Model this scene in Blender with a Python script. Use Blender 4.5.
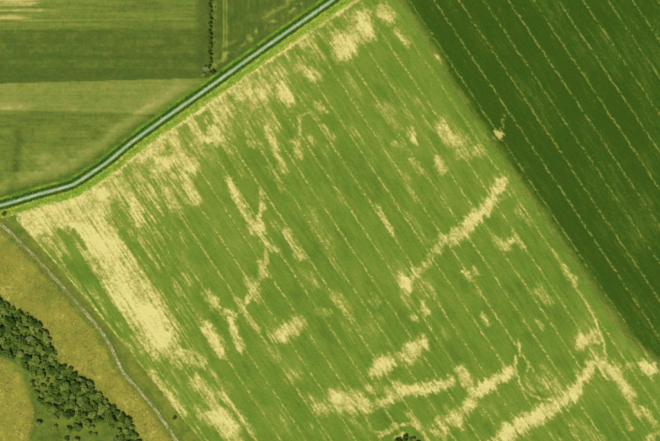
import bpy, bmesh, math, random
import numpy as np
from mathutils import Vector, Matrix

# ------------------------------------------------------------------ camera, sky, sun, exposure
scene = bpy.context.scene
COL = scene.collection
for o in list(bpy.data.objects):
    bpy.data.objects.remove(o, do_unlink=True)

CAM_H = 1500.0
cam_d = bpy.data.cameras.new("camera")
cam_d.sensor_width = 36.0
cam_d.lens = 36.0 * CAM_H / 660.0
cam_d.clip_start = 1.0
cam_d.clip_end = 20000.0
cam = bpy.data.objects.new("camera", cam_d)
cam.location = (0, 0, CAM_H)
cam.rotation_euler = (0, 0, 0)
COL.objects.link(cam)
scene.camera = cam

SUN_EL = math.radians(52)
SUN_AZ = math.radians(212)            # compass bearing of the sun (south-south-west)
world = bpy.data.worlds.new("World")
scene.world = world
world.use_nodes = True
wn = world.node_tree.nodes
wl = world.node_tree.links
sky = wn.new("ShaderNodeTexSky")
sky.sky_type = 'NISHITA'
sky.sun_disc = False
sky.sun_elevation = SUN_EL
sky.sun_rotation = SUN_AZ
bg = wn["Background"]
bg.inputs[1].default_value = 0.08
wl.new(sky.outputs[0], bg.inputs[0])

sun_d = bpy.data.lights.new("sun", 'SUN')
sun_d.energy = 4.2
sun_d.angle = math.radians(0.55)
sun_d.color = (1.0, 0.95, 0.86)
sun = bpy.data.objects.new("sun", sun_d)
to_sun = Vector((math.sin(SUN_AZ) * math.cos(SUN_EL), math.cos(SUN_AZ) * math.cos(SUN_EL), math.sin(SUN_EL)))
sun.rotation_euler = to_sun.to_track_quat('Z', 'Y').to_euler()
sun.location = (0, 0, 300)
COL.objects.link(sun)

scene.view_settings.view_transform = 'Standard'
scene.view_settings.look = 'None'
scene.view_settings.gamma = 1.0
scene.view_settings.use_curve_mapping = False
scene.view_settings.exposure = 0.6
GAIN = 2.0                             # light reaching level ground, used to turn seen colours into albedo

# ------------------------------------------------------------------ helpers
rng = np.random.RandomState(7)
random.seed(7)
TAB = rng.rand(8, 512, 512).astype(np.float32)

def vnoise(x, y, seed=0):
    """smooth value noise, 0..1"""
    t = TAB[seed % 8]
    off = (seed * 37) % 401
    xi = np.floor(x).astype(np.int64); yi = np.floor(y).astype(np.int64)
    fx = (x - xi).astype(np.float32); fy = (y - yi).astype(np.float32)
    fx = fx * fx * (3 - 2 * fx); fy = fy * fy * (3 - 2 * fy)
    x0 = (xi + off) & 511; x1 = (xi + off + 1) & 511
    y0 = (yi + off) & 511; y1 = (yi + off + 1) & 511
    a = t[x0, y0]; b = t[x1, y0]; c = t[x0, y1]; d = t[x1, y1]
    return (a * (1 - fx) + b * fx) * (1 - fy) + (c * (1 - fx) + d * fx) * fy

def fbm(x, y, seed=0, octv=3):
    s = 0; amp = 1; tot = 0
    for i in range(octv):
        s = s + amp * vnoise(x * 2 ** i, y * 2 ** i, seed + i * 3)
        tot += amp; amp *= 0.55
    return s / tot

def sstep(a, b, x):
    t = np.clip((x - a) / (b - a), 0, 1)
    return t * t * (3 - 2 * t)

def W(px, py):
    """one metre per unit: east, north of the middle of the plan; px east, py south of the NW corner"""
    return (px - 330.0, 220.5 - py)

def lin(r, g, b):
    def f(c):
        c = c / 255.0
        return c / 12.92 if c <= 0.04045 else ((c + 0.055) / 1.055) ** 2.4
    return (f(r) / GAIN, f(g) / GAIN, f(b) / GAIN, 1.0)

def tag(o, label=None, cat=None, group=None, kind=None):
    if label: o['label'] = label
    if cat: o['category'] = cat
    if group: o['group'] = group
    if kind: o['kind'] = kind
    return o

def seg_dist(x, y, pts):
    d = np.full(x.shape, 1e9, dtype=np.float32)
    if len(pts) == 1:
        return np.hypot(x - pts[0][0], y - pts[0][1])
    for (ax, ay), (bx, by) in zip(pts[:-1], pts[1:]):
        vx, vy = bx - ax, by - ay
        t = np.clip(((x - ax) * vx + (y - ay) * vy) / (vx * vx + vy * vy + 1e-9), 0, 1)
        d = np.minimum(d, np.hypot(x - ax - t * vx, y - ay - t * vy))
    return d

def in_poly(x, y, poly):
    r = np.zeros(x.shape, dtype=bool)
    n = len(poly); j = n - 1
    for i in range(n):
        xi, yi = poly[i]; xj, yj = poly[j]
        if yi != yj:
            c = ((yi > y) != (yj > y)) & (x < (xj - xi) * (y - yi) / (yj - yi) + xi)
            r ^= c
        j = i
    return r

def smooth_line(pts, step=1.5):
    """Catmull-Rom resampled polyline"""
    P = [np.array(p, float) for p in pts]
    P = [2 * P[0] - P[1]] + P + [2 * P[-1] - P[-2]]
    out = []
    for i in range(1, len(P) - 2):
        p0, p1, p2, p3 = P[i - 1:i + 3]
        n = max(2, int(np.linalg.norm(p2 - p1) / step))
        for k in range(n):
            t = k / n
            out.append(0.5 * ((2 * p1) + (-p0 + p2) * t + (2 * p0 - 5 * p1 + 4 * p2 - p3) * t * t + (-p0 + 3 * p1 - 3 * p2 + p3) * t ** 3))
    out.append(P[-2])
    return np.array(out)

def quad_mesh(name, verts, quads, attrs, mat):
    """quads (n,4) into a mesh; keeps only the vertices used; attrs: dict of per-vertex floats"""
    used, inv = np.unique(quads.reshape(-1), return_inverse=True)
    v = verts[used]
    n = len(quads)
    me = bpy.data.meshes.new(name)
    me.vertices.add(len(v)); me.loops.add(n * 4); me.polygons.add(n)
    me.vertices.foreach_set("co", v.astype(np.float32).reshape(-1))
    me.loops.foreach_set("vertex_index", inv.astype(np.int32))
    me.polygons.foreach_set("loop_start", np.arange(0, n * 4, 4, dtype=np.int32))
    for k, a in attrs.items():
        at = me.attributes.new(k, 'FLOAT', 'POINT')
        at.data.foreach_set("value", a[used].astype(np.float32))
    me.update(calc_edges=True)
    me.materials.append(mat)
    return me

def link(name, me, parent=None):
    o = bpy.data.objects.new(name, me)
    COL.objects.link(o)
    if parent is not None:
        o.parent = parent
    return o

# ------------------------------------------------------------------ materials
def tone_mat(name, stops, n1=0.9, n2=14.0, amt=0.28, hue=0.02, rough=0.9):
    """colour of the plants from how ripe / dry they are (attribute tone), with leaf-scale and plot-scale variation"""
    m = bpy.data.materials.new(name); m.use_nodes = True
    N = m.node_tree.nodes; L = m.node_tree.links
    b = N["Principled BSDF"]
    b.inputs["Roughness"].default_value = rough
    b.inputs["Specular IOR Level"].default_value = 0.12
    at = N.new("ShaderNodeAttribute"); at.attribute_name = "tone"
    rp = N.new("ShaderNodeValToRGB")
    cr = rp.color_ramp
    while len(cr.elements) < len(stops): cr.elements.new(0.5)
    for e, (p, c) in zip(cr.elements, stops):
        e.position = p; e.color = c
    L.new(at.outputs["Fac"], rp.inputs[0])
    geo = N.new("ShaderNodeNewGeometry")
    a = N.new("ShaderNodeTexNoise"); a.inputs["Scale"].default_value = 1 / n1; a.inputs["Detail"].default_value = 3
    c = N.new("ShaderNodeTexNoise"); c.inputs["Scale"].default_value = 1 / n2; c.inputs["Detail"].default_value = 2
    L.new(geo.outputs["Position"], a.inputs["Vector"]); L.new(geo.outputs["Position"], c.inputs["Vector"])
    hs = N.new("ShaderNodeHueSaturation")
    mv = N.new("ShaderNodeMapRange"); mv.inputs["From Min"].default_value = 0.25; mv.inputs["From Max"].default_value = 0.75
    mv.inputs["To Min"].default_value = 1 - amt; mv.inputs["To Max"].default_value = 1 + amt
    L.new(a.outputs["Fac"], mv.inputs["Value"])
    mh = N.new("ShaderNodeMapRange"); mh.inputs["From Min"].default_value = 0.3; mh.inputs["From Max"].default_value = 0.7
    mh.inputs["To Min"].default_value = 0.5 - hue; mh.inputs["To Max"].default_value = 0.5 + hue
    L.new(c.outputs["Fac"], mh.inputs["Value"])
    L.new(mh.outputs[0], hs.inputs["Hue"]); L.new(mv.outputs[0], hs.inputs["Value"])
    L.new(rp.outputs[0], hs.inputs["Color"])
    L.new(hs.outputs[0], b.inputs["Base Color"])
    return m

M_CROP = tone_mat("crop_green_to_straw", [
    (0.0, lin(90, 118, 32)), (0.18, lin(115, 143, 40)), (0.42, lin(150, 162, 62)), (0.68, lin(198, 190, 98)), (1.0, lin(236, 224, 138))], hue=0.008, amt=0.17)
M_DARK = tone_mat("crop_dark_green", [
    (0.0, lin(48, 78, 2)), (0.2, lin(64, 95, 8)), (0.42, lin(104, 126, 36)), (0.7, lin(148, 144, 66)), (1.0, lin(226, 210, 118))], hue=0.008, amt=0.2)
M_MEADOW = tone_mat("meadow_grass", [
    (0.0, lin(68, 98, 26)), (0.25, lin(94, 118, 36)), (0.5, lin(128, 138, 44)), (0.75, lin(160, 154, 56)), (1.0, lin(214, 200, 100))], hue=0.010, amt=0.18)
M_STRIP = tone_mat("plot_grass", [
    (0.0, lin(66, 90, 26)), (0.25, lin(92, 112, 34)), (0.5, lin(126, 142, 50)), (0.75, lin(160, 162, 76)), (1.0, lin(214, 200, 112))], hue=0.012, amt=0.16)
M_VERGE = tone_mat("verge_grass", [
    (0.0, lin(54, 86, 32)), (0.25, lin(84, 120, 38)), (0.5, lin(128, 172, 36)), (0.75, lin(190, 204, 72)), (1.0, lin(226, 214, 124))], hue=0.02, amt=0.25)

def noise_mat(name, c1, c2, scale, rough=0.9, detail=5, c3=None, scale3=0.02):
    m = bpy.data.materials.new(name); m.use_nodes = True
    N = m.node_tree.nodes; L = m.node_tree.links
    b = N["Principled BSDF"]; b.inputs["Roughness"].default_value = rough
    b.inputs["Specular IOR Level"].default_value = 0.15
    geo = N.new("ShaderNodeNewGeometry")
    t = N.new("ShaderNodeTexNoise"); t.inputs["Scale"].default_value = scale; t.inputs["Detail"].default_value = detail
    L.new(geo.outputs["Position"], t.inputs["Vector"])
    rp = N.new("ShaderNodeValToRGB")
    rp.color_ramp.elements[0].position = 0.35; rp.color_ramp.elements[0].color = c1
    rp.color_ramp.elements[1].position = 0.65; rp.color_ramp.elements[1].color = c2
    L.new(t.outputs["Fac"], rp.inputs[0])
    out = rp.outputs[0]
    if c3:
        v = N.new("ShaderNodeTexNoise"); v.inputs["Scale"].default_value = scale3
        L.new(geo.outputs["Position"], v.inputs["Vector"])
        r2 = N.new("ShaderNodeValToRGB"); r2.color_ramp.elements[0].position = 0.42; r2.color_ramp.elements[1].position = 0.6
        L.new(v.outputs["Fac"], r2.inputs[0])
        mx = N.new("ShaderNodeMix"); mx.data_type = 'RGBA'
        L.new(r2.outputs[0], mx.inputs[0]); L.new(out, mx.inputs[6]); mx.inputs[7].default_value = c3
        out = mx.outputs[2]
    L.new(out, b.inputs["Base Color"])
    return m

M_GROUND = noise_mat("farmland", lin(96, 126, 42), lin(140, 146, 62), 0.05, c3=lin(60, 92, 28), scale3=0.006)
M_SOIL = noise_mat("field_soil", lin(170, 150, 90), lin(206, 188, 120), 0.6)
M_ROAD = noise_mat("worn_pale_asphalt", lin(150, 170, 134), lin(208, 216, 186), 0.6, rough=0.85, c3=lin(160, 186, 152), scale3=0.08)
M_TRACK = noise_mat("dry_earth_track", lin(176, 168, 104), lin(220, 208, 146), 0.5)
M_BARK = noise_mat("bark", lin(92, 80, 58), lin(130, 116, 88), 3.0)

def leaf_mat(name, dark, mid, light):
    m = bpy.data.materials.new(name); m.use_nodes = True
    N = m.node_tree.nodes; L = m.node_tree.links
    b = N["Principled BSDF"]; b.inputs["Roughness"].default_value = 0.7
    b.inputs["Specular IOR Level"].default_value = 0.2
    oi = N.new("ShaderNodeObjectInfo"); geo = N.new("ShaderNodeNewGeometry")
    t = N.new("ShaderNodeTexNoise"); t.inputs["Scale"].default_value = 0.45; t.inputs["Detail"].default_value = 3
    L.new(geo.outputs["Position"], t.inputs["Vector"])
    ad = N.new("ShaderNodeMath"); ad.operation = 'MULTIPLY_ADD'
    L.new(oi.outputs["Random"], ad.inputs[0]); ad.inputs[1].default_value = 0.75
    ml = N.new("ShaderNodeMath"); ml.operation = 'MULTIPLY_ADD'
    L.new(t.outputs["Fac"], ml.inputs[0]); ml.inputs[1].default_value = 1.1; ml.inputs[2].default_value = -0.38
    L.new(ml.outputs[0], ad.inputs[2])
    rp = N.new("ShaderNodeValToRGB")
    cr = rp.color_ramp; cr.elements.new(0.5)
    for e, (p, c) in zip(cr.elements, ((0.1, dark), (0.5, mid), (0.95, light))):
        e.position = p; e.color = c
    L.new(ad.outputs[0], rp.inputs[0]); L.new(rp.outputs[0], b.inputs["Base Color"])
    tr = N.new("ShaderNodeBsdfTranslucent"); L.new(rp.outputs[0], tr.inputs[0])
    ms = N.new("ShaderNodeMixShader"); ms.inputs[0].default_value = 0.48
    L.new(b.outputs[0], ms.inputs[1]); L.new(tr.outputs[0], ms.inputs[2])
    L.new(ms.outputs[0], N["Material Output"].inputs["Surface"])
    return m

M_LEAF = leaf_mat("scrub_leaves", lin(112, 146, 42), lin(154, 186, 64), lin(202, 216, 106))
M_LEAF_DARK = leaf_mat("dark_scrub_leaves", lin(88, 124, 32), lin(116, 152, 46), lin(144, 174, 64))
M_LEAF_GREY = leaf_mat("silvery_leaves", lin(140, 168, 78), lin(170, 192, 100), lin(196, 212, 128))

# ------------------------------------------------------------------ lines of the plan
ROAD = smooth_line([(-60, 219), (-30, 212), (2, 205), (36, 195), (62, 188), (76, 183), (88, 175), (106, 163), (132, 142), (168, 116),
                    (208, 88), (264, 48), (333, 0), (400, -47)])
TRACK = smooth_line([(-45, 190), (-12, 213), (0, 224), (12, 234), (24, 246), (40, 262), (60, 284), (78, 304), (100, 330), (113, 351), (119, 365), (126, 376),
                     (138, 389), (152, 405), (166, 425), (176, 440), (204, 482)])
# edges of the big field
EDGE_W = [(17, 220), (57, 264), (94, 308), (130, 351), (160, 389), (186, 422), (206, 446), (240, 490)]
CROP_SPLIT = [(370, -46), (398, -3), (416, 24), (434, 54), (454, 88), (482, 128), (507, 166), (530, 197), (552, 230), (578, 268), (600, 302),
              (626, 338), (648, 356), (672, 384), (720, 450), (760, 500)]
ROAD_L = [tuple(p) for p in ROAD[::6]]

def road_coords(x, y):
    """signed distance to the road's middle (positive on the south-east side)"""
    d = np.full(x.shape, 1e9, dtype=np.float32); sgn = np.ones(x.shape, dtype=np.float32)
    for (ax, ay), (bx, by) in zip(ROAD_L[:-1], ROAD_L[1:]):
        vx, vy = bx - ax, by - ay
        t = np.clip(((x - ax) * vx + (y - ay) * vy) / (vx * vx + vy * vy), 0, 1)
        dd = np.hypot(x - ax - t * vx, y - ay - t * vy)
        m = dd < d
        d = np.where(m, dd, d)
        sgn = np.where(m, np.sign(vx * (y - ay) - vy * (x - ax)), sgn)
    return d * sgn

def x_on(poly, y):
    py = np.array([p[1] for p in poly]); pxx = np.array([p[0] for p in poly])
    return np.interp(y, py, pxx)

# ------------------------------------------------------------------ ground
gm = bmesh.new()
R = 6000; n = 24
gv = [[gm.verts.new((-R + 2 * R * i / n, -R + 2 * R * j / n, -0.9)) for j in range(n + 1)] for i in range(n + 1)]
for i in range(n):
    for j in range(n):
        gm.faces.new((gv[i][j], gv[i + 1][j], gv[i + 1][j + 1], gv[i][j + 1]))
me = bpy.data.meshes.new("ground"); gm.to_mesh(me); gm.free(); me.materials.append(M_GROUND)
tag(link("ground", me), kind="structure")

# ------------------------------------------------------------------ the two drilled fields: one sowing direction, one grid
SL = 0.67
NRM = math.hypot(1, SL)
DU, DV = 0.80, 0.62
def uv_of(x, y): return (SL * x + y) / NRM, (x - SL * y) / NRM       # u along the rows, v across
def xy_of(u, v): return (SL * u + v) / NRM, (u - SL * v) / NRM

XMIN, XMAX, YMIN, YMAX = -30, 695, -35, 472
corn = [uv_of(x, y) for x in (XMIN, XMAX) for y in (YMIN, YMAX)]
u0, u1 = min(c[0] for c in corn), max(c[0] for c in corn)
v0, v1 = min(c[1] for c in corn), max(c[1] for c in corn)
nu = int((u1 - u0) / DU); nv = int((v1 - v0) / DV)
U, V = np.meshgrid(u0 + np.arange(nu) * DU, v0 + np.arange(nv) * DV, indexing='ij')
U = (U + (rng.rand(nu, nv) - 0.5) * 0.5 * DU).astype(np.float32)
V = (V + (rng.rand(nu, nv) - 0.5) * 0.45 * DV).astype(np.float32)
X, Y = xy_of(U, V)
# keep vertices of the two fields only
rd = road_coords(X, Y)
edge_x = x_on(EDGE_W, Y)
inside = (X > XMIN) & (X < XMAX) & (Y > YMIN) & (Y < YMAX) & (rd > 12.0) & ((X > edge_x - 1.0)) & (Y < 560)
idx = -np.ones((nu, nv), dtype=np.int64)
idx[inside] = np.arange(inside.sum())
a = idx[:-1, :-1]; b = idx[1:, :-1]; c = idx[1:, 1:]; d = idx[:-1, 1:]
ok = (a >= 0) & (b >= 0) & (c >= 0) & (d >= 0)
Q = np.stack([a[ok], b[ok], c[ok], d[ok]], 1)
x = X[inside]; y = Y[inside]; u = U[inside]; v = V[inside]; rdv = rd[inside]

nz_fine = vnoise(u / 1.3, v / 0.9, 1)
nz_mid = fbm(u / 5.0, v / 3.2, 2)
nz_streak = fbm(u / 16.0, v / 2.2, 4)
nz_big = fbm(u / 55.0, v / 30.0, 6)
warp_u = (fbm(u / 11.0, v / 5.0, 11) - 0.5) * 10 + (vnoise(u / 3.0, v / 1.6, 12) - 0.5) * 5
warp_v = (fbm(u / 9.0, v / 7.0, 15) - 0.5) * 5 + (vnoise(u / 2.5, v / 2.0, 16) - 0.5) * 3
wx, wy = xy_of(u + warp_u, v + warp_v)
sx, sy = xy_of(u + warp_u * 0.42, v + warp_v * 0.5)

# where the crop is thin, ripe or flattened: (points, radius, strength)
PATCHES = [
    # north-west corner plot
    [([(20, 218), (46, 212), (80, 203), (104, 196)], 12, 0.78), ([(34, 228), (62, 220), (96, 210)], 14, 0.76), ([(46, 240), (60, 252)], 6, 0.6)],
    [([(92, 232), (108, 256), (128, 286), (146, 314), (160, 338)], 21, 0.80), ([(112, 282), (132, 318)], 14, 0.76), ([(146, 310), (162, 336)], 13, 0.98), ([(96, 238), (104, 250)], 9, 0.9), ([(76, 226), (92, 246)], 9, 0.78), ([(112, 230), (120, 250)], 6, 0.66)],
    [([(96, 200), (118, 190), (132, 196), (140, 214)], 7, 0.72), ([(112, 178), (124, 190)], 5, 0.6)],
    [([(132, 208), (140, 222)], 7, 0.8)],
    [([(180, 352), (198, 362)], 9, 0.78), ([(166, 346), (180, 366)], 6, 0.62)],
    [([(152, 374), (166, 390), (180, 410)], 7, 0.75)],
    [([(196, 382), (214, 394)], 9, 0.66), ([(206, 400), (222, 410)], 6, 0.6)],
    [([(216, 416), (230, 428)], 12, 0.95), ([(234, 436), (242, 446)], 7, 0.6)],
    [([(206, 328), (214, 340), (221, 352)], 7, 0.95)],
    [([(208, 294), (214, 304)], 6, 0.75)],
    [([(226, 312), (233, 314)], 4, 0.75), ([(231, 322), (236, 338), (240, 348)], 4.5, 0.85)],
    [([(250, 280), (257, 298)], 6, 0.55)],
    [([(238, 300), (246, 316), (258, 330)], 4, 0.66)],
    [([(196, 408), (204, 420)], 5, 0.5)],
    [([(222, 392), (240, 414), (254, 436)], 3.5, 0.7)],
    # strip below the road verge
    [([(142, 158), (160, 146)], 8, 0.8), ([(160, 140), (172, 132)], 6, 0.7)],
    [([(162, 162), (178, 158), (192, 166)], 9, 0.9), ([(178, 172), (190, 182)], 6, 0.75)],
    [([(196, 144), (208, 138)], 7, 0.85), ([(214, 130), (217, 142)], 6.5, 0.88)],
    [([(206, 118), (207, 121)], 3.2, 0.7)],
    [([(221, 110), (227, 124)], 3.5, 0.75)],
    [([(186, 184), (196, 200)], 6, 0.75), ([(166, 190), (178, 214)], 7, 0.55)],
    [([(136, 178), (150, 196)], 7, 0.72), ([(146, 186), (156, 204)], 5, 0.6)],
    [([(234, 100), (250, 94), (262, 90)], 5, 0.62)],
    [([(258, 96), (272, 86)], 8, 0.66), ([(270, 78), (282, 72)], 6, 0.6)],
    [([(282, 86), (288, 98)], 9, 0.9)],
    [([(300, 66), (312, 76)], 8, 0.62), ([(312, 50), (322, 76)], 5, 0.55), ([(264, 108), (276, 130)], 6, 0.45)],
    [([(344, 48), (350, 40)], 13, 0.95), ([(336, 36), (340, 56)], 8, 0.72)],
    [([(362, 20), (366, 30)], 11, 1.0)],
    [([(380, 10), (390, 18)], 8, 0.78), ([(397, 30), (408, 46)], 4, 0.65)],
    [([(294, 142), (300, 156)], 5, 0.72), ([(300, 118), (299, 134)], 2.2, 0.6), ([(300, 116), (310, 112), (318, 120)], 2.2, 0.55)],
    [([(318, 104), (324, 112)], 4, 0.6), ([(324, 128), (332, 140)], 4, 0.62)],
    [([(268, 128), (276, 150), (284, 172)], 5, 0.66)],
    [([(244, 116), (252, 146)], 5, 0.5), ([(258, 140), (268, 164), (282, 190)], 3, 0.55)],
    # middle
    [([(228, 178), (242, 208), (254, 228)], 4, 0.8), ([(256, 228), (258, 229)], 8, 1.0), ([(261, 194), (263, 210)], 3, 0.8)],
    [([(262, 206), (258, 228), (266, 246), (267, 262), (260, 278), (250, 296), (240, 312)], 2.9, 0.7)],
    [([(262, 240), (274, 250)], 4.5, 0.72), ([(262, 264), (265, 274)], 5, 0.85)],
    [([(285, 232), (300, 256)], 4.5, 0.75)],
    [([(310, 212), (318, 232), (326, 244)], 7, 0.42)],
    [([(288, 330), (298, 322)], 8, 0.86), ([(272, 336), (282, 336)], 6, 0.72)],
    [([(336, 296), (346, 312)], 6, 0.58), ([(318, 312), (328, 312)], 5, 0.45)],
    [([(373, 301), (376, 303)], 5, 0.62)],
    [([(378, 206), (384, 220), (391, 232)], 3.5, 0.72)],
    [([(411, 133), (414, 138)], 6, 0.85)],
    [([(394, 144), (402, 148)], 4, 0.55), ([(412, 160), (422, 174)], 4, 0.6)],
    [([(440, 126), (450, 138), (462, 142)], 9, 0.74), ([(462, 152), (478, 150)], 8, 0.62)],
    [([(438, 162), (442, 170)], 6, 0.78)],
    [([(503, 180), (494, 196), (482, 212)], 6.5, 0.92), ([(476, 216), (464, 230), (454, 238)], 8, 0.95), ([(444, 238), (438, 250)], 6, 0.8), ([(436, 252), (422, 268), (408, 284)], 5, 0.62)],
    [([(498, 240), (506, 248), (511, 242)], 5, 0.8)],
    [([(518, 210), (530, 222)], 5, 0.5), ([(513, 234), (524, 248)], 3.5, 0.7)],
    [([(404, 280), (407, 288)], 6, 0.85), ([(412, 270), (417, 276)], 4, 0.7)],
    [([(422, 304), (427, 312)], 4, 0.75)],
    [([(412, 317), (415, 319)], 3.5, 0.85)],
    [([(412, 350), (420, 344)], 9, 0.98), ([(402, 358), (412, 358)], 6, 0.75)],
    [([(474, 270), (478, 274)], 3.5, 0.55), ([(464, 272), (472, 282)], 3, 0.7)],
    [([(480, 314), (488, 324)], 3.5, 0.66)],
    # south
    [([(376, 370), (388, 362)], 9, 0.96), ([(366, 386), (378, 388)], 5, 0.6)],
    [([(338, 400), (354, 402)], 12, 0.98), ([(318, 408), (330, 406)], 8, 0.66)],
    [([(360, 406), (384, 402), (408, 390), (430, 388), (450, 383)], 6.5, 0.86), ([(386, 396), (396, 386)], 6, 0.6)],
    [([(459, 368), (468, 384)], 5.5, 0.92)],
    [([(474, 392), (492, 384), (510, 372)], 7, 0.95)],
    [([(470, 404), (466, 410)], 8, 0.88), ([(452, 418), (458, 422)], 8, 0.85)],
    [([(410, 416), (416, 424)], 5, 0.66), ([(432, 428), (444, 436)], 5, 0.72), ([(438, 420), (446, 432)], 3.5, 0.8)],
    [([(380, 437), (390, 430), (402, 425), (414, 425), (424, 434), (430, 446)], 2.3, 0.72), ([(394, 438), (404, 434)], 2.6, 0.85)],
    [([(366, 416), (372, 432), (384, 432), (396, 424)], 1.6, 0.6)],
    [([(506, 434), (524, 424), (544, 412), (558, 404)], 9, 0.98), ([(494, 442), (504, 438)], 7, 0.7)],
    [([(562, 402), (574, 394)], 9, 0.9), ([(576, 386), (590, 368)], 7, 0.88)],
    [([(542, 378), (556, 390)], 8, 0.64), ([(530, 386), (544, 392)], 5, 0.5)],
    [([(514, 356), (516, 374), (522, 388), (534, 398), (550, 400)], 1.7, 0.8), ([(528, 362), (526, 378), (530, 390)], 1.6, 0.62), ([(518, 340), (520, 356)], 1.6, 0.62)],
    [([(594, 352), (606, 374)], 5, 0.72)],
    [([(612, 368), (622, 382), (630, 396)], 7, 0.86), ([(632, 404), (640, 416)], 5, 0.66)],
    [([(643, 366), (652, 369)], 7, 0.95), ([(626, 366), (636, 364)], 5, 0.6)],
    [([(643, 408), (654, 424)], 4, 0.74), ([(648, 438), (662, 430)], 5, 0.66)],
    [([(582, 342), (592, 338)], 9, 0.9)],
    [([(538, 288), (547, 300)], 6, 0.66), ([(537, 320), (542, 328)], 3, 0.55)],
    [([(564, 268), (574, 282)], 3.5, 0.66)],
    [([(552, 250), (577, 290), (594, 318), (603, 340), (606, 360)], 1.4, 0.62)],
    [([(588, 430), (600, 440)], 6, 0.5), ([(624, 410), (632, 430)], 4, 0.45)],
    # dark crop: one bare spot with a trail
    [([(496, 136), (499, 136)], 4.2, 0.92), ([(504, 116), (503, 126), (500, 132)], 1.8, 0.62), ([(490, 139), (494, 140)], 2, 0.6)],
    [([(428, 34), (434, 52), (442, 64)], 2.0, 0.5)],
]
ripe = np.zeros(x.shape, dtype=np.float32)
core = np.zeros(x.shape, dtype=np.float32)
owner = -np.ones(x.shape, dtype=np.int32)
for gi, grp in enumerate(PATCHES):
    for pts, r, s in grp:
        xs = [p[0] for p in pts]; ys = [p[1] for p in pts]
        m = np.nonzero((x > min(xs) - r * 2 - 9) & (x < max(xs) + r * 2 + 9) & (y > min(ys) - r * 2 - 9) & (y < max(ys) + r * 2 + 9))[0]
        if len(m) == 0: continue
        thin = r < 3
        dd = seg_dist((sx if thin else wx)[m], (sy if thin else wy)[m], pts)
        s = s * (0.80 if thin else (0.84 if gi > 1 else (0.93 if gi == 0 else 1.0)))
        f = s * (1 - (sstep(0.4 * r, 1.6 * r, dd) if thin else sstep(0.15 * r, 1.75 * r, dd)))
        up = f > ripe[m]
        ripe[m] = np.where(up, f, ripe[m])
        owner[m] = np.where(up & (f > 0.36), gi, owner[m])

# bands of thin crop along the headlands, and a mottled north-west strip
mot = 0.50 * fbm(u / 13.0, v / 1.7, 5) + 0.32 * fbm(u / 4.5, v / 2.4, 9) + 0.18 * nz_fine
mot = (mot - mot.mean()) / mot.std()
head = (1 - sstep(13.0, 19.0, rdv + (nz_mid - 0.5) * 6)) * 0.72
west = (1 - sstep(0.5, 3.6, (x - x_on(EDGE_W, y)) + (nz_mid - 0.5) * 4)) * 0.5
nw = (1 - sstep(25, 95, rdv)) * (1 - sstep(280, 420, x))
mott = nw * np.clip(0.10 + 1.5 * (fbm(u / 20.0, v / 9.0, 21) - 0.33), 0, 0.56)
parcel = (1 - sstep(140, 260, x)) * (1 - sstep(380, 470, y)) * np.clip(0.20 + 0.9 * (fbm(u / 30.0, v / 4.5, 23) - 0.5), 0, 0.42)
stray = np.clip(1.5 * (fbm(u / 34.0, v / 13.0, 27) - 0.56), 0, 0.34)
base = np.maximum.reduce([ripe, head, west, mott, parcel, stray])
# green streaks left inside the corner plot
for pts, r in (([(60, 232), (74, 250), (86, 266)], 3.0), ([(74, 232), (84, 248)], 2.2), ([(80, 262), (100, 290), (130, 332)], 2.5)):
    base *= 1 - 0.75 * (1 - sstep(r * 0.5, r * 1.7, seg_dist(wx * 0.4 + x * 0.6, wy * 0.4 + y * 0.6, pts)))

# side of the boundary between the two crops (positive = dark crop)
side = x - x_on(CROP_SPLIT, y)
dark_v = side + (nz_mid - 0.5) * 9 + (nz_fine - 0.5) * 3
dist_x = side / NRM

# wheel lines of the sprayer
V0 = (138 - SL * 264) / NRM
SP = 24.85 / NRM
kf = (v - V0) / SP
k_id = np.round(kf).astype(np.int32)
wob = (fbm(u / 14.0, k_id * 7.3, 31) - 0.5) * 1.3 + (vnoise(u / 1.7, k_id * 4.1, 37) - 0.5) * 1.1
dline = np.abs((kf - k_id) * SP + wob)
lstr = np.array([0.78 + 0.26 * TAB[0][(k * 13 + 5) % 512, 3] for k in range(-200, 400)], dtype=np.float32)[np.clip(k_id + 200, 0, 599)]
along = 0.62 + 0.5 * sstep(0.28, 0.66, fbm(u / 26.0, k_id * 3.7, 33))
speck = 0.55 + 0.9 * vnoise(u / 1.9, k_id * 5.1 + np.sign(kf - k_id) * 0.3, 35)
line = (1 - sstep(0.1, 1.7, dline)) * (0.15 + 1.6 * sstep(0.2, 0.8, vnoise(u / 1.5, v / 0.9, 39))) * np.clip(lstr * along * speck, 0, 1.1) * (0.55 + 0.12 * np.clip(mot, -1.2, 1.6))
line = np.clip(line, 0, 0.75)
mot2 = (0.55 * fbm(u / 3.2, v / 2.4, 13) + 0.45 * nz_fine); mot2 = (mot2 - mot2.mean()) / mot2.std()
edge_n = sstep(0.03, 0.3, base)
row_n = fbm(u / 24.0, v / 1.5, 14); row_n = (row_n - row_n.mean()) / row_n.std()
wide_n = fbm(u / 17.0, v / 12.0, 18); wide_n = (wide_n - wide_n.mean()) / wide_n.std()
patch = 0.9 * sstep(0.08, 1.0, base + (0.45 * mot + 0.85 * row_n + 0.2 * mot2) * (0.07 + 0.08 * (x < 190) * sstep(32, 50, rdv) + 0.03 * (x > 190)) * edge_n) + 0.1 * sstep(0.35, 0.85, base + mot2 * 0.12 * edge_n)
patch = patch * (0.93 + 0.10 * np.clip(wide_n, -2, 1.5) + 0.035 * np.clip(mot2, -2, 2)) + 0.16 * np.clip(base, 0, 0.5)
tone = 0.17 + (nz_big - 0.5) * 0.16 + (nz_streak - 0.5) * 0.13 + (nz_fine - 0.5) * 0.09 + 0.022 * row_n + 0.02 * wide_n + 0.05 * (nw + 0.5 * (1 - sstep(60, 260, rdv))) - 0.05 * sstep(0.9, 2.0, mot) * nw
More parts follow.
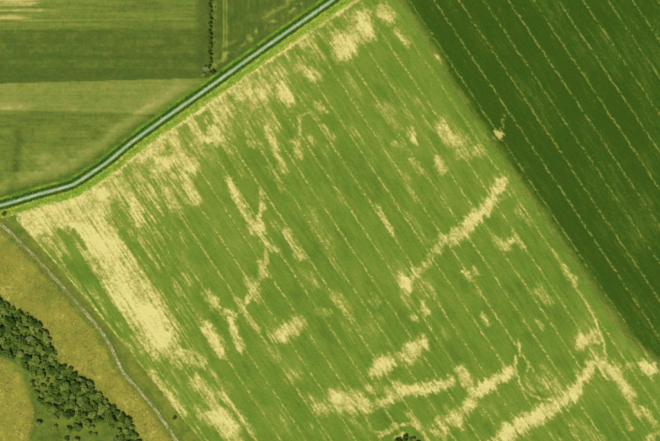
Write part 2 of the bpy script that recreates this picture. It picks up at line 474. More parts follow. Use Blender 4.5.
tone = tone + patch * (0.80 + 0.04 * mot + (nz_fine - 0.5) * 0.16)
tone = np.maximum(tone, np.where(line > 0.02, 0.17 + line * 0.70 + (nz_fine - 0.5) * 0.16, 0))
tone = np.clip(tone, 0, 1)

isdark = dark_v > 0
# dark crop has its own tone scale
dk_trans = 1 - sstep(-1.0, 11.0, dist_x + (nz_mid - 0.5) * 5)
dt = 0.14 + (nz_big - 0.5) * 0.26 + (nz_fine - 0.5) * 0.13 + (nz_streak - 0.5) * 0.16 + 0.03 * row_n + 0.10 * sstep(1.5, 2.6, mot)
dt = dt + 0.33 * dk_trans + 0.12 * sstep(250, 420, y) * nz_big
dt = np.maximum(dt, 0.12 + np.clip(line * 0.85, 0, 0.52) + (nz_fine - 0.5) * 0.1)
dt = np.maximum(dt, sstep(0.2, 0.8, ripe + mot * 0.12) * 0.9)
# the pale crop darkens a little in the last metres towards the dark one
tone_l = tone - np.where(base < 0.3, 0.05 * (1 - sstep(0, 8, -dist_x)), 0)
TONE_L = np.clip(np.where(isdark & (base < 0.2), 0.13 + (nz_fine - 0.5) * 0.1, tone_l), 0, 1).astype(np.float32)
TONE_D = np.clip(dt, 0, 1).astype(np.float32)

full = 1 - np.clip(np.maximum(np.where(isdark, ripe, patch), line * 1.2), 0, 1)
Z = np.where(isdark, 0.12 + 0.75 * full, 0.10 + 0.52 * full) + (rng.rand(len(x)) - 0.5) * (0.05 + 0.17 * full) + (nz_mid - 0.5) * 0.10
Z = np.maximum(Z, 0.03)
VERT = np.stack([x - 330.0, 220.5 - y, Z], 1)

# sort the faces: dark / pale crop, wheel lines, thin patches
fd = isdark[Q].sum(1) >= 2
fl = dline[Q].mean(1) < 0.72
fk = k_id[Q[:, 0]]
fo = owner[Q[:, 0]]
fripe = base[Q].mean(1)
cls_patch = (fo >= 0) & (fripe > 0.36)
cls_line = fl & ~cls_patch

def soil_sheet(name, pts, label):
    bm = bmesh.new()
    vs = [bm.verts.new((*W(px, py), 0.0)) for px, py in pts]
    f = bm.faces.new(vs)
    if f.normal.z < 0: f.normal_flip()
    bmesh.ops.triangulate(bm, faces=[f])
    me = bpy.data.meshes.new(name); bm.to_mesh(me); bm.free(); me.materials.append(M_SOIL)
    o = link(name, me); tag(o, label, kind="structure")
    return o

north = [(px, py) for px, py in ROAD_L]
off = []
for (ax, ay), (bx, by) in zip(ROAD_L[:-1], ROAD_L[1:]):
    l = math.hypot(bx - ax, by - ay)
    off.append((ax - (by - ay) / l * 12.5, ay + (bx - ax) / l * 12.5))
off = [p for p in off if p[0] > 18 and p[1] > -34]
pale_poly = [p for p in off if p[0] < x_on(CROP_SPLIT, p[1])] + [p for p in CROP_SPLIT if -34 < p[1] < 470] + [(p) for p in reversed(EDGE_W) if p[1] < 470]
dark_poly = [p for p in CROP_SPLIT if -34 < p[1] < 470] + [(694, 470), (694, -34), (385, -34)]
wheat = soil_sheet("grain_field", pale_poly, "pale green drilled field with straw-coloured thin patches and wheel lines")
darkf = soil_sheet("dark_field", dark_poly, "dark green drilled field with thin pale wheel lines")
for o in (wheat, darkf): o.location.z = 0.0

def add_faces(name, mask, parent, mat, kind=None):
    if mask.sum() < 6: return None
    me = quad_mesh(name, VERT, Q[mask], {"tone": TONE_D if mat is M_DARK else TONE_L}, mat)
    o = link(name, me, parent)
    if kind: o["kind"] = kind
    return o

add_faces("crop", ~fd & ~cls_patch & ~cls_line, wheat, M_CROP, "stuff")
add_faces("crop", fd & ~cls_patch & ~cls_line, darkf, M_DARK, "stuff")
for k in np.unique(fk[cls_line]):
    m = cls_line & (fk == k)
    add_faces("wheel_line", m & ~fd, wheat, M_CROP)
    add_faces("wheel_line", m & fd, darkf, M_DARK)
for g in range(len(PATCHES)):
    m = cls_patch & (fo == g)
    add_faces("thin_patch", m & ~fd, wheat, M_CROP)
    add_faces("thin_patch", m & fd, darkf, M_DARK)

# ------------------------------------------------------------------ meadows and plots: axis-aligned grids
def flat_grid(x0, x1, y0, y1, step):
    nx = int((x1 - x0) / step); ny = int((y1 - y0) / step)
    gx, gy = np.meshgrid(x0 + np.arange(nx) * step, y0 + np.arange(ny) * step, indexing='ij')
    gx = (gx + (rng.rand(nx, ny) - 0.5) * 0.5 * step).astype(np.float32); gy = (gy + (rng.rand(nx, ny) - 0.5) * 0.5 * step).astype(np.float32)
    return gx, gy

def field_from_grid(name, gx, gy, keep, tone, z, mat, label, part=None):
    ix = -np.ones(gx.shape, dtype=np.int64); ix[keep] = np.arange(keep.sum())
    a = ix[:-1, :-1]; b = ix[1:, :-1]; c = ix[1:, 1:]; d = ix[:-1, 1:]
    ok = (a >= 0) & (b >= 0) & (c >= 0) & (d >= 0)
    if part is not None: ok &= part[:-1, :-1]
    q = np.stack([a[ok], d[ok], c[ok], b[ok]], 1)
    vv = np.stack([gx[keep] - 330.0, 220.5 - gy[keep], z[keep]], 1)
    o = link(name, quad_mesh(name, vv, q, {"tone": np.clip(tone[keep], 0, 1)}, mat))
    tag(o, label, kind="structure")
    return o

# north-west plots
gx, gy = flat_grid(-32, 370, -34, 222, 0.85)
rdg = road_coords(gx, gy)
nw_keep = rdg < -6.5
n_f = vnoise(gx / 1.1, gy / 1.1, 41); n_h = 0.6 * fbm(gx / 38.0, gy / 1.7, 42) + 0.4 * fbm(gx / 70.0, gy / 0.95, 49); n_m = fbm(gx / 8.0, gy / 6.0, 44); n_b = fbm(gx / 40.0, gy / 25.0, 46)
hedge_x = 209.0
ROADG = rdg
# A: top strip, B: olive strip, C: dark sliver, D: light plot, E: green plot
yb1 = 30 + (n_m - 0.5) * 2
yb2 = 67 + gx * 0.012
yb3 = 83.5 - gx * 0.026
yb4 = 128 - gx * 0.075
yb5 = np.minimum(109.5 + gx * 0.03, yb4)
tA = 0.47 + (n_h - 0.5) * 0.5 + 0.42 * (1 - sstep(30, 75, gx)) * sstep(0.42, 0.62, fbm(gx / 60.0, gy / 2.6, 47)) * (1 - sstep(22, 27, gy)) - 0.12 * sstep(70, 140, gx) * (n_b)
tA = tA - 0.10 * sstep(25, 29, gy)
tB = 0.26 - 0.08 * sstep(46, 50, gy) * (1 - sstep(56, 62, gy)) + (n_h - 0.5) * 0.22 + (n_m - 0.5) * 0.18 + 0.10 * np.exp(-((gy - 52) / 3.5) ** 2)
tC = 0.20 + (n_h - 0.5) * 0.20 + (n_m - 0.5) * 0.08
tD = 0.57 - 0.20 * sstep(-1.5, 1.5, gy - yb5) + (n_h - 0.5) * 0.30 + (n_m - 0.5) * 0.14 + 0.25 * (1 - sstep(10, 46, gx)) * np.exp(-((gy - 108) / 5.0) ** 2)
tE = 0.42 + (n_h - 0.5) * 0.24 + (n_m - 0.5) * 0.26 + 0.22 * np.exp(-((gx - 46) / 20.0) ** 2 - ((gy - 158) / 8.0) ** 2) - 0.13 * np.exp(-((gx - 17 + 0.1 * (gy - 150) + (n_m - 0.5) * 8) / 6.0) ** 2)
t = np.where(gy < yb1, tA, np.where(gy < yb2, tB, np.where(gy < yb3, tC, np.where(gy < yb4, tD, tE))))
# dry headland turned along the road
hd = np.exp(-((rdg + 19 + (n_m - 0.5) * 7) / 5.0) ** 2) * sstep(70, 100, gy)
t = t + 0.22 * hd - 0.16 * np.exp(-((rdg + 9) / 3.0) ** 2)
# greener strip beside the hedge
hb = sstep(193, 201, gx + (n_m - 0.5) * 4) * (1 - sstep(68, 76, gy)) * 0.8
t = t * (1 - hb) + hb * (0.17 + (n_m - 0.5) * 0.25)
t = t + (n_f - 0.5) * 0.13 + (fbm(gx / 3.0, gy / 3.0, 48) - 0.5) * 0.16
zz = 0.10 + 0.10 * n_m + (rng.rand(*gx.shape) - 0.5) * 0.11
west_side = gx < hedge_x
plots = [
    ("meadow", west_side & (gy < yb1), "light green grass plot with dry yellow streaks along the top edge"),
    ("meadow", west_side & (gy >= yb1) & (gy < yb2), "dull olive grass plot below the streaky plot"),
    ("meadow", west_side & (gy >= yb2) & (gy < yb3), "narrow dark olive sliver of grass tapering to the road"),
    ("meadow", west_side & (gy >= yb3) & (gy < yb5), "pale mown plot with fine parallel streaks"),
    ("meadow", west_side & (gy >= yb5) & (gy < yb4), "thin green wedge of grass between the pale mown plot and the triangular plot"),
    ("meadow", west_side & (gy >= yb4), "green triangular plot beside the bend of the road"),
]
# plot east of the hedge: dark, with a faint vehicle track and ragged dry lines beside the road
tf = 0.15 + 0.08 * n_b + (n_m - 0.5) * 0.26 + (fbm(gx / 2.2, gy / 30.0, 51) - 0.5) * 0.22 + 0.12 * sstep(230, 300, gx) * n_b
for px_ in (223.6, 226.4):
    tf = tf + 0.42 * np.exp(-((gx - px_ - (n_m - 0.5) * 1.0) / 0.8) ** 2) * (1 - sstep(44, 50, gy)) * (0.6 + 0.6 * n_m)
tf = tf + 0.55 * np.exp(-((rdg + 16 + (n_m - 0.5) * 9) / 2.2) ** 2) * sstep(0.35, 0.6, fbm(gx / 7.0, gy / 7.0, 53)) + 0.28 * np.exp(-((rdg + 24 + (n_m - 0.5) * 7) / 2.0) ** 2) * sstep(0.4, 0.6, n_b)
tf = tf + 0.30 * np.exp(-((gx - 214) / 3.0) ** 2) * n_m + (n_f - 0.5) * 0.14
for nm, k, lab in plots:
    field_from_grid(nm, gx, gy, nw_keep, np.where(west_side, t, tf), zz, M_STRIP, lab, k)
field_from_grid("meadow", gx, gy, nw_keep, tf, zz, M_STRIP, "dark olive triangular field between the shrub line and the road", ~west_side)

# dry meadow, thicket floor and track margins on the south-west side
SCRUB = [(-34, 286), (0, 298), (22, 312), (36, 318), (47, 331), (52, 346), (55, 360), (72, 371), (85, 378), (100, 394), (114, 406), (127, 414), (135, 428), (140, 446), (146, 474),
         (70, 474), (60, 430), (48, 413), (41, 404), (33, 391), (27, 372), (16, 359), (0, 353), (-34, 346)]
LUSH = [(24, 372), (34, 405), (33, 428), (30, 446), (24, 474), (150, 474), (130, 430), (90, 400), (60, 385)]
gx, gy = flat_grid(-32, 262, 196, 474, 0.85)
keep = (gx < x_on(EDGE_W, gy) + 1.6) & (road_coords(gx, gy) > 12.0) | ((gx < 22) & (road_coords(gx, gy) > 5.5))
n_m = fbm(gx / 7.0, gy / 7.0, 61); n_b = fbm(gx / 26.0, gy / 26.0, 63); n_f = vnoise(gx / 1.2, gy / 1.2, 64)
tx = 0.70 + (n_b - 0.5) * 0.24 + (n_m - 0.5) * 0.24 + (n_f - 0.5) * 0.26 + 0.14 * sstep(0.8, 0.97, vnoise(gx / 2.3, gy / 2.3, 67))
tx = tx - 0.18 * np.exp(-((gx - 45) / 18.0) ** 2 - ((gy - 290) / 16.0) ** 2)
def soft_in(P, spread):
    acc = np.zeros(gx.shape, dtype=np.float32)
    for k in range(9):
        acc += in_poly(gx + (n_m - 0.5) * 10 + spread * math.cos(k * 0.7) * (k / 9.0), gy + (n_b - 0.5) * 10 + spread * math.sin(k * 0.7 * 2.4) * (k / 9.0), P)
    return acc / 9.0
sc_in = soft_in(SCRUB, 4.0); lush_in = soft_in(LUSH, 7.0)
n_d = fbm(gx / 14.0, gy / 3.0, 66)
tl = 0.34 + (n_m - 0.5) * 0.42 + (n_d - 0.5) * 0.2 + (n_f - 0.5) * 0.14
tx = tx * (1 - lush_in) + lush_in * tl
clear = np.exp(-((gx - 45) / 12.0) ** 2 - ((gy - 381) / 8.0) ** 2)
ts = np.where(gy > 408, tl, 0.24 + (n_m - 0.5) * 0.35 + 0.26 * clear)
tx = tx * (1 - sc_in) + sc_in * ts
# greener fringe where the dry meadow meets the thicket on its inner side
fr = np.exp(-((seg_dist(gx, gy, [(0, 356), (15, 362), (25, 375), (31, 393), (36, 410), (34, 426), (30, 446)])) / 4.0) ** 2)
tx = tx - 0.30 * fr * np.clip(0.4 + n_m, 0, 1) * (tx > 0.4)
# track margins: green strip between track and field, and a thinner one on the meadow side
TR_L = [tuple(p) for p in TRACK[::4]]
dtr = seg_dist(gx, gy, TR_L)
right = gx > np.interp(gy, TRACK[:, 1], TRACK[:, 0])
tx = np.where(right, 0.38 + (n_m - 0.5) * 0.34 + (n_f - 0.5) * 0.2, tx - 0.30 * np.exp(-((dtr - 4.5 + (n_m - 0.5) * 3) / 2.6) ** 2))
tx = np.where(right & (dtr > 7) , tx + 0.16 * n_m, tx)
tx = tx - 0.38 * np.exp(-((gx - 3) / 6.0) ** 2 - ((gy - 213) / 5.0) ** 2)
zz = 0.08 + 0.12 * n_m + (rng.rand(*gx.shape) - 0.5) * 0.14
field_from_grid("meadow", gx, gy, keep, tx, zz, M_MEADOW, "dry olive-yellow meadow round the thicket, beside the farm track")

# ------------------------------------------------------------------ road, verges and the farm track
def ribbon(line, offs, zf, jit, tonef=None, seed=70):
    """grid along a line; offs = cross positions (positive to the south-east)"""
    L = np.array(line)
    T = np.gradient(L, axis=0); T /= np.linalg.norm(T, axis=1)[:, None]
    Nn = np.stack([-T[:, 1], T[:, 0]], 1)
    s = np.concatenate([[0], np.cumsum(np.linalg.norm(np.diff(L, axis=0), axis=1))])
    S, O = np.meshgrid(s, np.array(offs), indexing='ij')
    PX = L[:, 0:1] + Nn[:, 0:1] * O; PY = L[:, 1:2] + Nn[:, 1:2] * O
    PX = PX + (rng.rand(*PX.shape) - 0.5) * jit; PY = PY + (rng.rand(*PX.shape) - 0.5) * jit
    Zr = zf(S, O)
    n0, n1 = S.shape
    id_ = np.arange(n0 * n1).reshape(n0, n1)
    q = np.stack([id_[:-1, :-1].ravel(), id_[:-1, 1:].ravel(), id_[1:, 1:].ravel(), id_[1:, :-1].ravel()], 1)
    vv = np.stack([PX.ravel() - 330.0, 220.5 - PY.ravel(), Zr.ravel()], 1)
    # make faces look up
    p = vv[q[0]]
    if np.cross(p[1] - p[0], p[2] - p[0])[2] < 0: q = q[:, ::-1]
    tn = tonef(S, O).ravel() if tonef else np.zeros(len(vv))
    return vv, q, tn

dense = smooth_line([tuple(p) for p in ROAD[::8]], 0.8)
def z_road(S, O): return 0.30 - 0.02 * np.abs(O) + 0.006 * vnoise(S / 3, O, 71)
edge_l = -1.75; edge_r = 1.75
vv, q, tn = ribbon(dense, [-1.15, -0.8, -0.4, 0, 0.4, 0.8, 1.15], z_road, 0.3)
road = link("road", quad_mesh("road", vv, q, {"tone": tn}, M_ROAD))
tag(road, "narrow pale grey-white country road running diagonally past the fields", kind="structure")

def z_verge(S, O):
    a = np.abs(O)
    z = 0.27 - 0.50 * sstep(1.2, 3.0, a) + 0.42 * sstep(3.8, 6.5, a) + (rng.rand(*S.shape) - 0.5) * 0.20 + (fbm(S / 4, O / 3, 73) - 0.5) * 0.2
    return np.where(a < 1.25, 0.18, z)
def tone_se(S, O):
    nm = fbm(S / 6.0, O / 2.2, 75); nl = fbm(S / 30.0, O / 6.0, 77); nf = vnoise(S / 1.2, O / 0.9, 78)
    tt = np.where(O < 4.0 + (nm - 0.5) * 2.4, 0.20 + (nm - 0.5) * 0.35, 0.60 + (nm - 0.5) * 0.55 + (nf - 0.5) * 0.18)
    tt = np.where(O < 1.7, 0.30 + 0.4 * nm, tt)
    tt = tt + 0.16 * np.exp(-((O - 5.6) / 1.0) ** 2) - 0.13 * np.exp(-((O - 8.6 + (nl - 0.5) * 3) / 1.7) ** 2) + 0.22 * sstep(10.5, 12.6, O + (nm - 0.5) * 3)
    return np.clip(tt, 0, 1)
def tone_nw(S, O):
    a = -O
    nm = fbm(S / 6.0, O / 2.2, 85); nf = vnoise(S / 1.2, O / 0.9, 88)
    tt = np.where(a < 4.0 + (nm - 0.5) * 2.4, 0.20 + (nm - 0.5) * 0.35, 0.36 + (nm - 0.5) * 0.4 + (nf - 0.5) * 0.15)
    return np.clip(np.where(a < 1.7, 0.30 + 0.4 * nm, tt), 0, 1)
vv, q, tn = ribbon(dense, list(np.arange(1.0, 13.6, 0.6)), z_verge, 0.35, tone_se)
vg = link("verge", quad_mesh("verge", vv, q, {"tone": tn}, M_VERGE)); tag(vg, "yellow-green grass verge and dark ditch between the road and the big field", kind="structure")
vv, q, tn = ribbon(dense, list(np.arange(-7.8, -0.8, 0.6)), z_verge, 0.35, tone_nw)
vg2 = link("verge", quad_mesh("verge", vv, q, {"tone": tn}, M_VERGE)); tag(vg2, "green grass verge and dark ditch on the upper side of the road", kind="structure")

# farm track: two wheel ruts and a thin grassy crown
tr_d = smooth_line([tuple(p) for p in TRACK[::8]], 0.8)
keep_i = road_coords(tr_d[:, 0].astype(np.float32), tr_d[:, 1].astype(np.float32)) > 2.2
tr_d = tr_d[keep_i]
def z_track(S, O): return 0.27 - 0.08 * np.exp(-((np.abs(O) - 0.75) / 0.3) ** 2) - 0.20 * sstep(1.4, 2.1, np.abs(O)) + (rng.rand(*S.shape) - 0.5) * 0.04
def tone_track(S, O):
    nm = fbm(S / 5.0, O / 1.0, 91)
    rut = np.exp(-((np.abs(O) - 0.75) / 0.75) ** 2)
    return np.clip(0.02 + 0.86 * rut + (nm - 0.5) * 1.5 - 0.25 * np.exp(-(O / 0.3) ** 2), 0, 1)
vv, q, tn = ribbon(tr_d, [-2.1, -1.6, -1.15, -0.75, -0.35, 0.0, 0.35, 0.75, 1.15, 1.6, 2.1], z_track, 0.4, tone_track)
M_TRK = tone_mat("dry_track", [(0.0, lin(112, 132, 50)), (0.4, lin(150, 148, 84)), (0.7, lin(190, 184, 128)), (1.0, lin(220, 212, 164))], amt=0.15)
track = link("farm_track", quad_mesh("farm_track", vv, q, {"tone": tn}, M_TRK))
tag(track, "pale earth farm track winding between the dry meadow and the big field", kind="structure")

# ------------------------------------------------------------------ grass tufts in the ditches and along the verges
def tufts(name, spots, mat, label, hmin, hmax, parent=None):
    n = len(spots)
    B = 4
    verts = np.zeros((n, B * 4, 3), dtype=np.float32); tone_ = np.zeros((n, B * 4), dtype=np.float32)
    for k in range(B):
        ang = rng.rand(n) * 6.283; h = hmin + rng.rand(n) * (hmax - hmin); r = 0.35 + 0.35 * rng.rand(n)
        lean = 0.3 + 0.5 * rng.rand(n)
        cx, cy = np.cos(ang), np.sin(ang)
        sp = np.array(spots)
        bx, by, bz = sp[:, 0] + cx * 0.1, sp[:, 1] + cy * 0.1, sp[:, 2]
        w = 0.22 * r / 0.5
        for j, (rr, hh, ww) in enumerate(((0.0, 0.0, 1.0), (0.0, 0.0, -1.0), (1.0, 1.0, -0.7), (1.0, 1.0, 0.7))):
            verts[:, k * 4 + j, 0] = bx + cx * r * rr * lean * 2 - cy * w * ww
            verts[:, k * 4 + j, 1] = by + cy * r * rr * lean * 2 + cx * w * ww
            verts[:, k * 4 + j, 2] = bz + h * hh
            tone_[:, k * 4 + j] = sp[:, 3] + (rng.rand(n) - 0.5) * 0.15
    q = np.arange(n * B * 4).reshape(-1, 4)
    o = link(name, quad_mesh(name, verts.reshape(-1, 3), q, {"tone": np.clip(tone_.ravel(), 0, 1)}, mat), parent)
    if label: tag(o, label, "grass")
    o["kind"] = "stuff"
    return o

def along_road(n, olo, ohi, tonef):
    T = np.gradient(dense, axis=0); T /= np.linalg.norm(T, axis=1)[:, None]
    out = []
    for _ in range(n):
        i = rng.randint(0, len(dense)); o = olo + rng.rand() * (ohi - olo)
        px_, py_ = dense[i, 0] - T[i, 1] * o, dense[i, 1] + T[i, 0] * o
        if -32 < px_ < 380 and -34 < py_ < 225:
            out.append((px_ - 330.0, 220.5 - py_, -0.1 if abs(o) < 4.4 else 0.1, tonef(o)))
    return out
tufts("ditch_grass", along_road(3600, 2.2, 4.4, lambda o: 0.12 + 0.22 * rng.rand()), M_VERGE, "dark sedge growing in the ditch between road and big field", 0.3, 0.8)
tufts("ditch_grass", along_road(3600, -4.4, -2.2, lambda o: 0.12 + 0.22 * rng.rand()), M_VERGE, "dark sedge growing in the ditch on the upper roadside", 0.3, 0.8)
tufts("verge_grass", along_road(5000, 4.6, 12.8, lambda o: 0.45 + 0.4 * rng.rand()), M_VERGE, "loose yellow-green grass tufts on the verge above the big field", 0.2, 0.55)

tufts("roadside_grass", along_road(1900, 0.95, 2.1, lambda o: 0.3 + 0.45 * rng.rand()) + along_road(1900, -2.1, -0.95, lambda o: 0.3 + 0.45 * rng.rand()), M_VERGE,
      "low grass creeping over both edges of the road", 0.15, 0.4)
def along_track(n):
    T = np.gradient(tr_d, axis=0); T /= np.linalg.norm(T, axis=1)[:, None]
    out = []
    for _ in range(n):
        i = rng.randint(0, len(tr_d)); o = rng.choice((-1, 1)) * (1.1 + abs(rng.normal()) * 1.1)
        if rng.rand() < 0.2: o = rng.normal() * 0.25
        out.append((tr_d[i, 0] - T[i, 1] * o - 330.0, 220.5 - tr_d[i, 1] - T[i, 0] * o, 0.12, 0.28 + 0.35 * rng.rand()))
    return out
tufts("track_grass", along_track(2600), M_MEADOW, "grass tufts along and between the ruts of the farm track", 0.1, 0.35)
def on_meadow(n):
    out = []
    ex, ey = rng.rand(n) * 180 - 20, 215 + rng.rand(n) * 240
    cl_ = fbm(ex / 9.0, ey / 9.0, 95)
    ok_ = (ex < np.interp(ey, TRACK[:, 1], TRACK[:, 0]) - 2) & ~in_poly(ex, ey, SCRUB) & (rng.rand(n) < sstep(0.35, 0.7, cl_))
    lush_ = in_poly(ex, ey, LUSH)
    for a_, b_, l_ in zip(ex[ok_], ey[ok_], lush_[ok_]):
        tv = (0.2 + 0.25 * rng.rand()) if l_ else (0.48 + 0.5 * rng.rand())
        out.append((a_ - 330.0, 220.5 - b_, 0.08, tv))
    return out
tufts("meadow_grass", on_meadow(26000), M_MEADOW, "rough grass tussocks scattered over the dry meadow", 0.15, 0.5)

# ------------------------------------------------------------------ shrubs and trees
def crown_mesh(name, seed, mat, leaves=620, flat=0.8):
    """unit crown (radius about 1, base at 0) of leaf clumps spread over uneven lobes"""
    r = np.random.RandomState(seed)
    lobes = [(0, 0, 0.75, 0.62)]
    for i in range(6 + r.randint(3)):
        a = i * 2.4 + r.rand() * 0.8; rr = 0.35 + 0.35 * r.rand()
        lobes.append((math.cos(a) * rr, math.sin(a) * rr, 0.45 + 0.65 * r.rand(), 0.28 + 0.22 * r.rand()))
    vs = []; fs = []
    wsum = np.array([l[3] ** 2 for l in lobes]); wsum /= wsum.sum()
    for k in range(leaves):
        lx, ly, lz, lr = lobes[r.choice(len(lobes), p=wsum)]
        d = r.normal(size=3); d /= np.linalg.norm(d)
        rad = lr * (0.62 + 0.5 * r.rand() ** 0.7)
        p = np.array([lx, ly, lz]) + d * rad * np.array([1, 1, flat])
        p[2] = max(p[2], 0.12)
        nrm = d + r.normal(size=3) * 0.7; nrm[2] += 0.35; nrm /= np.linalg.norm(nrm)
        t1 = np.cross(nrm, r.normal(size=3)); t1 /= np.linalg.norm(t1); t2 = np.cross(nrm, t1)
        s = 0.11 + 0.10 * r.rand()
        b = len(vs)
        vs += [tuple(p - t1 * s), tuple(p - t2 * s * 0.6 - nrm * 0.01), tuple(p + t1 * s), tuple(p + t2 * s * 0.6 - nrm * 0.01)]
        fs.append((b, b + 1, b + 2, b + 3))
    me = bpy.data.meshes.new(name); me.from_pydata(vs, [], fs); me.materials.append(mat)
    return me

def trunk_mesh(name, seed):
    """unit trunk with limbs, tapered"""
    r = random.Random(seed)
    bm = bmesh.new()
    def limb(p, q_, r0, r1, n=6):
        p, q_ = Vector(p), Vector(q_); z = (q_ - p).normalized()
        xx = z.orthogonal().normalized(); yy = z.cross(xx)
        ra = [bm.verts.new(p + (xx * math.cos(6.283 * i / n) + yy * math.sin(6.283 * i / n)) * r0) for i in range(n)]
        rb = [bm.verts.new(q_ + (xx * math.cos(6.283 * i / n) + yy * math.sin(6.283 * i / n)) * r1) for i in range(n)]
        for i in range(n): bm.faces.new((ra[i], ra[(i + 1) % n], rb[(i + 1) % n], rb[i]))
        bm.faces.new(rb)
    top = (r.uniform(-.06, .06), r.uniform(-.06, .06), 0.5)
    limb((0, 0, -0.04), top, 0.055, 0.038)
    for i in range(5):
        a = i * 1.26 + r.random(); e = r.uniform(0.3, 0.5)
        limb((top[0], top[1], 0.46), (math.cos(a) * e, math.sin(a) * e, r.uniform(0.75, 1.05)), 0.028, 0.008, 5)
    limb(top, (top[0] * 1.5, top[1] * 1.5, 1.1), 0.036, 0.01, 5)
    me = bpy.data.meshes.new(name); bm.to_mesh(me); bm.free(); me.materials.append(M_BARK)
    return me

CROWNS = {"mid": [crown_mesh("crown", 100 + i, M_LEAF) for i in range(6)],
          "dark": [crown_mesh("crown", 200 + i, M_LEAF_DARK) for i in range(5)],
          "grey": [crown_mesh("crown", 300 + i, M_LEAF_GREY, 520) for i in range(3)]}
TRUNKS = [trunk_mesh("trunk", i) for i in range(4)]

def tree(name, px, py, rad, h, kind, label, cat, group=None, z=0.05):
    e = bpy.data.objects.new(name, None); COL.objects.link(e)
    e.empty_display_size = 0.5
    e.location = (px - 330.0, 220.5 - py, z)
    e.rotation_euler = (0, 0, random.uniform(0, 6.28))
    zs = h / 1.45
    ax = random.uniform(0.88, 1.15)
    c = link("crown", random.choice(CROWNS[kind]), e); c.scale = (rad * ax, rad / ax, zs)
    t_ = link("trunk", random.choice(TRUNKS), e); t_.scale = (rad, rad, zs)
    tag(e, label, cat, group)
    return e

# thicket
pts = []
def try_add(px, py, r, kind, zone, tol=0.62):
    for (qx, qy, qr, *_ ) in pts:
        if math.hypot(px - qx, py - qy) < tol * (r + qr): return False
    pts.append((px, py, r, kind, zone)); return True
# front row facing the dry meadow
front = smooth_line([(-20, 294), (0, 301), (20, 314), (34, 321), (45, 333), (49, 346), (53, 361), (70, 374), (84, 381), (98, 396), (112, 408), (125, 417), (132, 430), (137, 448)], 1.0)
i = 0
while i < len(front):
    r = random.uniform(2.6, 4.6)
    try_add(front[i][0] + random.uniform(-1.5, 1.0), front[i][1] + random.uniform(-1.0, 1.5), r, "dark" if random.random() < 0.65 else "mid", "front", 0.7)
    i += int(r * 1.3) + 1
def inpoly1(px, py, P): return bool(in_poly(np.array([px]), np.array([py]), P)[0])
for _ in range(9000):
    px_, py_ = random.uniform(-24, 145), random.uniform(290, 460)
    if not inpoly1(px_, py_, SCRUB): continue
    dens = 1.0
    cl = math.exp(-((px_ - 45) / 13) ** 2 - ((py_ - 381) / 8) ** 2)
    if random.random() < cl * 0.8: continue
    low = py_ > 412 + max(0, px_ - 60) * 0.22 and px_ < 116
    if low and random.random() > 0.045: continue
    r = random.choice((random.uniform(2.2, 3.2), random.uniform(3.0, 4.4), random.uniform(4.0, 6.2)))
    if cl > 0.2: r *= 0.65
    kd = "dark" if random.random() < 0.30 else ("grey" if random.random() < 0.03 else "mid")
    try_add(px_, py_, r, kd, "low" if low else "inner", 0.62)
for (px_, py_) in ((46, 399), (53, 402), (66, 404), (69, 400), (78, 402), (94, 411), (84, 407)):
    try_add(px_, py_, random.uniform(1.6, 2.4), "grey", "pale", 0.4)
LOOK = {"dark": "dark green", "mid": "mid green", "grey": "pale grey-green"}
for (px_, py_, r, kd, zone) in pts:
    big = r > 3.3
    kind_ = "scrub_tree" if r > 2.5 else "scrub_bush"
    word = ("broad scrub tree" if big else "small scrub tree") if r > 2.5 else "scrub bush"
    if zone == "low":
        lab, grp = LOOK[kd] + " low " + word + " in the green grass below the thicket", "low bushes in the green grass"
    elif zone == "pale":
        lab, grp = "pale silvery bush in the ragged inner edge of the thicket", "pale bushes at the thicket's inner edge"
    else:
        end = "upper end of the thicket" if py_ < 345 else ("thicket above its grassy clearing" if py_ < 382 and px_ < 62 else
              ("thicket between clearing and dry meadow" if py_ < 405 else "thicket's lower end near the track"))
        row = "front-row " if zone == "front" else ""
        lab, grp = LOOK[kd] + " " + row + word + " in the " + end, "trees of the thicket"
    hh = r * random.uniform(0.85, 1.15) if zone != "low" else r * 1.0
    tree(kind_, px_, py_, r, hh, kd, lab, "tree" if r > 2.5 else "bush", grp)
tree("lone_bush", 39, 423, 3.2, 4.6, "grey", "lone pale silvery bush on the edge of dry meadow and green grass", "bush")
tree("lone_bush", 56, 426, 2.2, 2.6, "mid", "small round bush right of the lone silvery bush", "bush")
tree("lone_bush", 90, 433, 2.0, 2.2, "dark", "small dark bush alone in the green grass near the bottom edge", "bush")

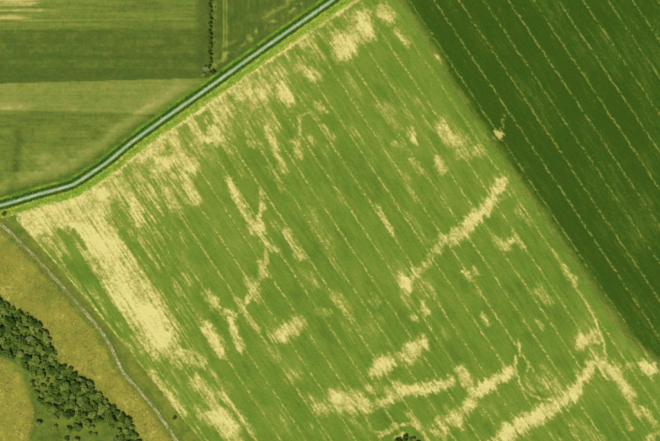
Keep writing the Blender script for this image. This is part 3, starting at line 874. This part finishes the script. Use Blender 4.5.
# shrub line between the plots
ordn = ["first", "second", "third", "fourth", "fifth", "sixth", "seventh", "eighth", "ninth", "tenth", "eleventh", "twelfth", "thirteenth", "fourteenth", "fifteenth", "sixteenth", "seventeenth", "eighteenth", "nineteenth", "twentieth", "twenty-first", "twenty-second", "twenty-third", "twenty-fourth", "twenty-fifth", "twenty-sixth", "twenty-seventh", "twenty-eighth", "twenty-ninth", "thirtieth"]
hy = 66.0; kx = 0
while hy > -14 and kx < len(ordn):
    r = random.uniform(1.5, 2.5)
    tree("hedge_shrub", 210.2 + random.uniform(-0.8, 0.8), hy, r, r * 1.5, "dark", ordn[kx] + " dark shrub from the road in the straight shrub line", "shrub", "shrub line between the plots")
    hy -= r * random.uniform(1.35, 2.0) + 0.35; kx += 1
tree("hedge_tree", 212.0, 73.5, 3.4, 4.6, "dark", "round dark tree where the shrub line meets the road", "tree")
tree("hedge_bush", 206.0, 69.0, 3.2, 3.2, "grey", "pale grey-green bush left of the round dark tree at the road", "bush")
tree("hedge_bush", 203.5, 75.0, 2.2, 2.2, "mid", "low green bush between the pale grey-green bush and the road", "bush")
for k, yy in enumerate((8, 21, 33, 43)):
    tree("hedge_bush", 214.3 + random.uniform(-0.4, 0.4), yy, random.uniform(1.1, 1.5), 1.3, "grey", ["topmost", "second highest", "third highest", "lowest"][k] + " small pale bush on the right flank of the shrub line", "bush", "pale bushes beside the shrub line")
# bushes round the wet hole at the lower edge of the big field
for (px_, py_, r, kd, lab) in ((398, 441, 3.6, "dark", "leftmost dark bush of the clump at the lower edge of the big field"),
                               (405, 438, 3.4, "dark", "middle dark bush of the clump at the lower edge of the big field"),
                               (412, 440, 3.4, "mid", "mid green bush of the clump at the lower edge of the big field"),
                               (418, 443, 3.0, "dark", "rightmost dark bush of the clump at the lower edge of the big field")):
    tree("clump_bush", px_, py_, r, r * 1.2, kd, lab, "bush", "bush clump in the big field")
# corner by the road and track
tree("corner_bush", 4, 214, 2.4, 2.6, "dark", "dark bush in the corner where the farm track leaves the road", "bush")
tree("margin_bush", 174.5, 418, 2.0, 2.0, "dark", "small dark bush on the grass margin between farm track and big field", "bush")
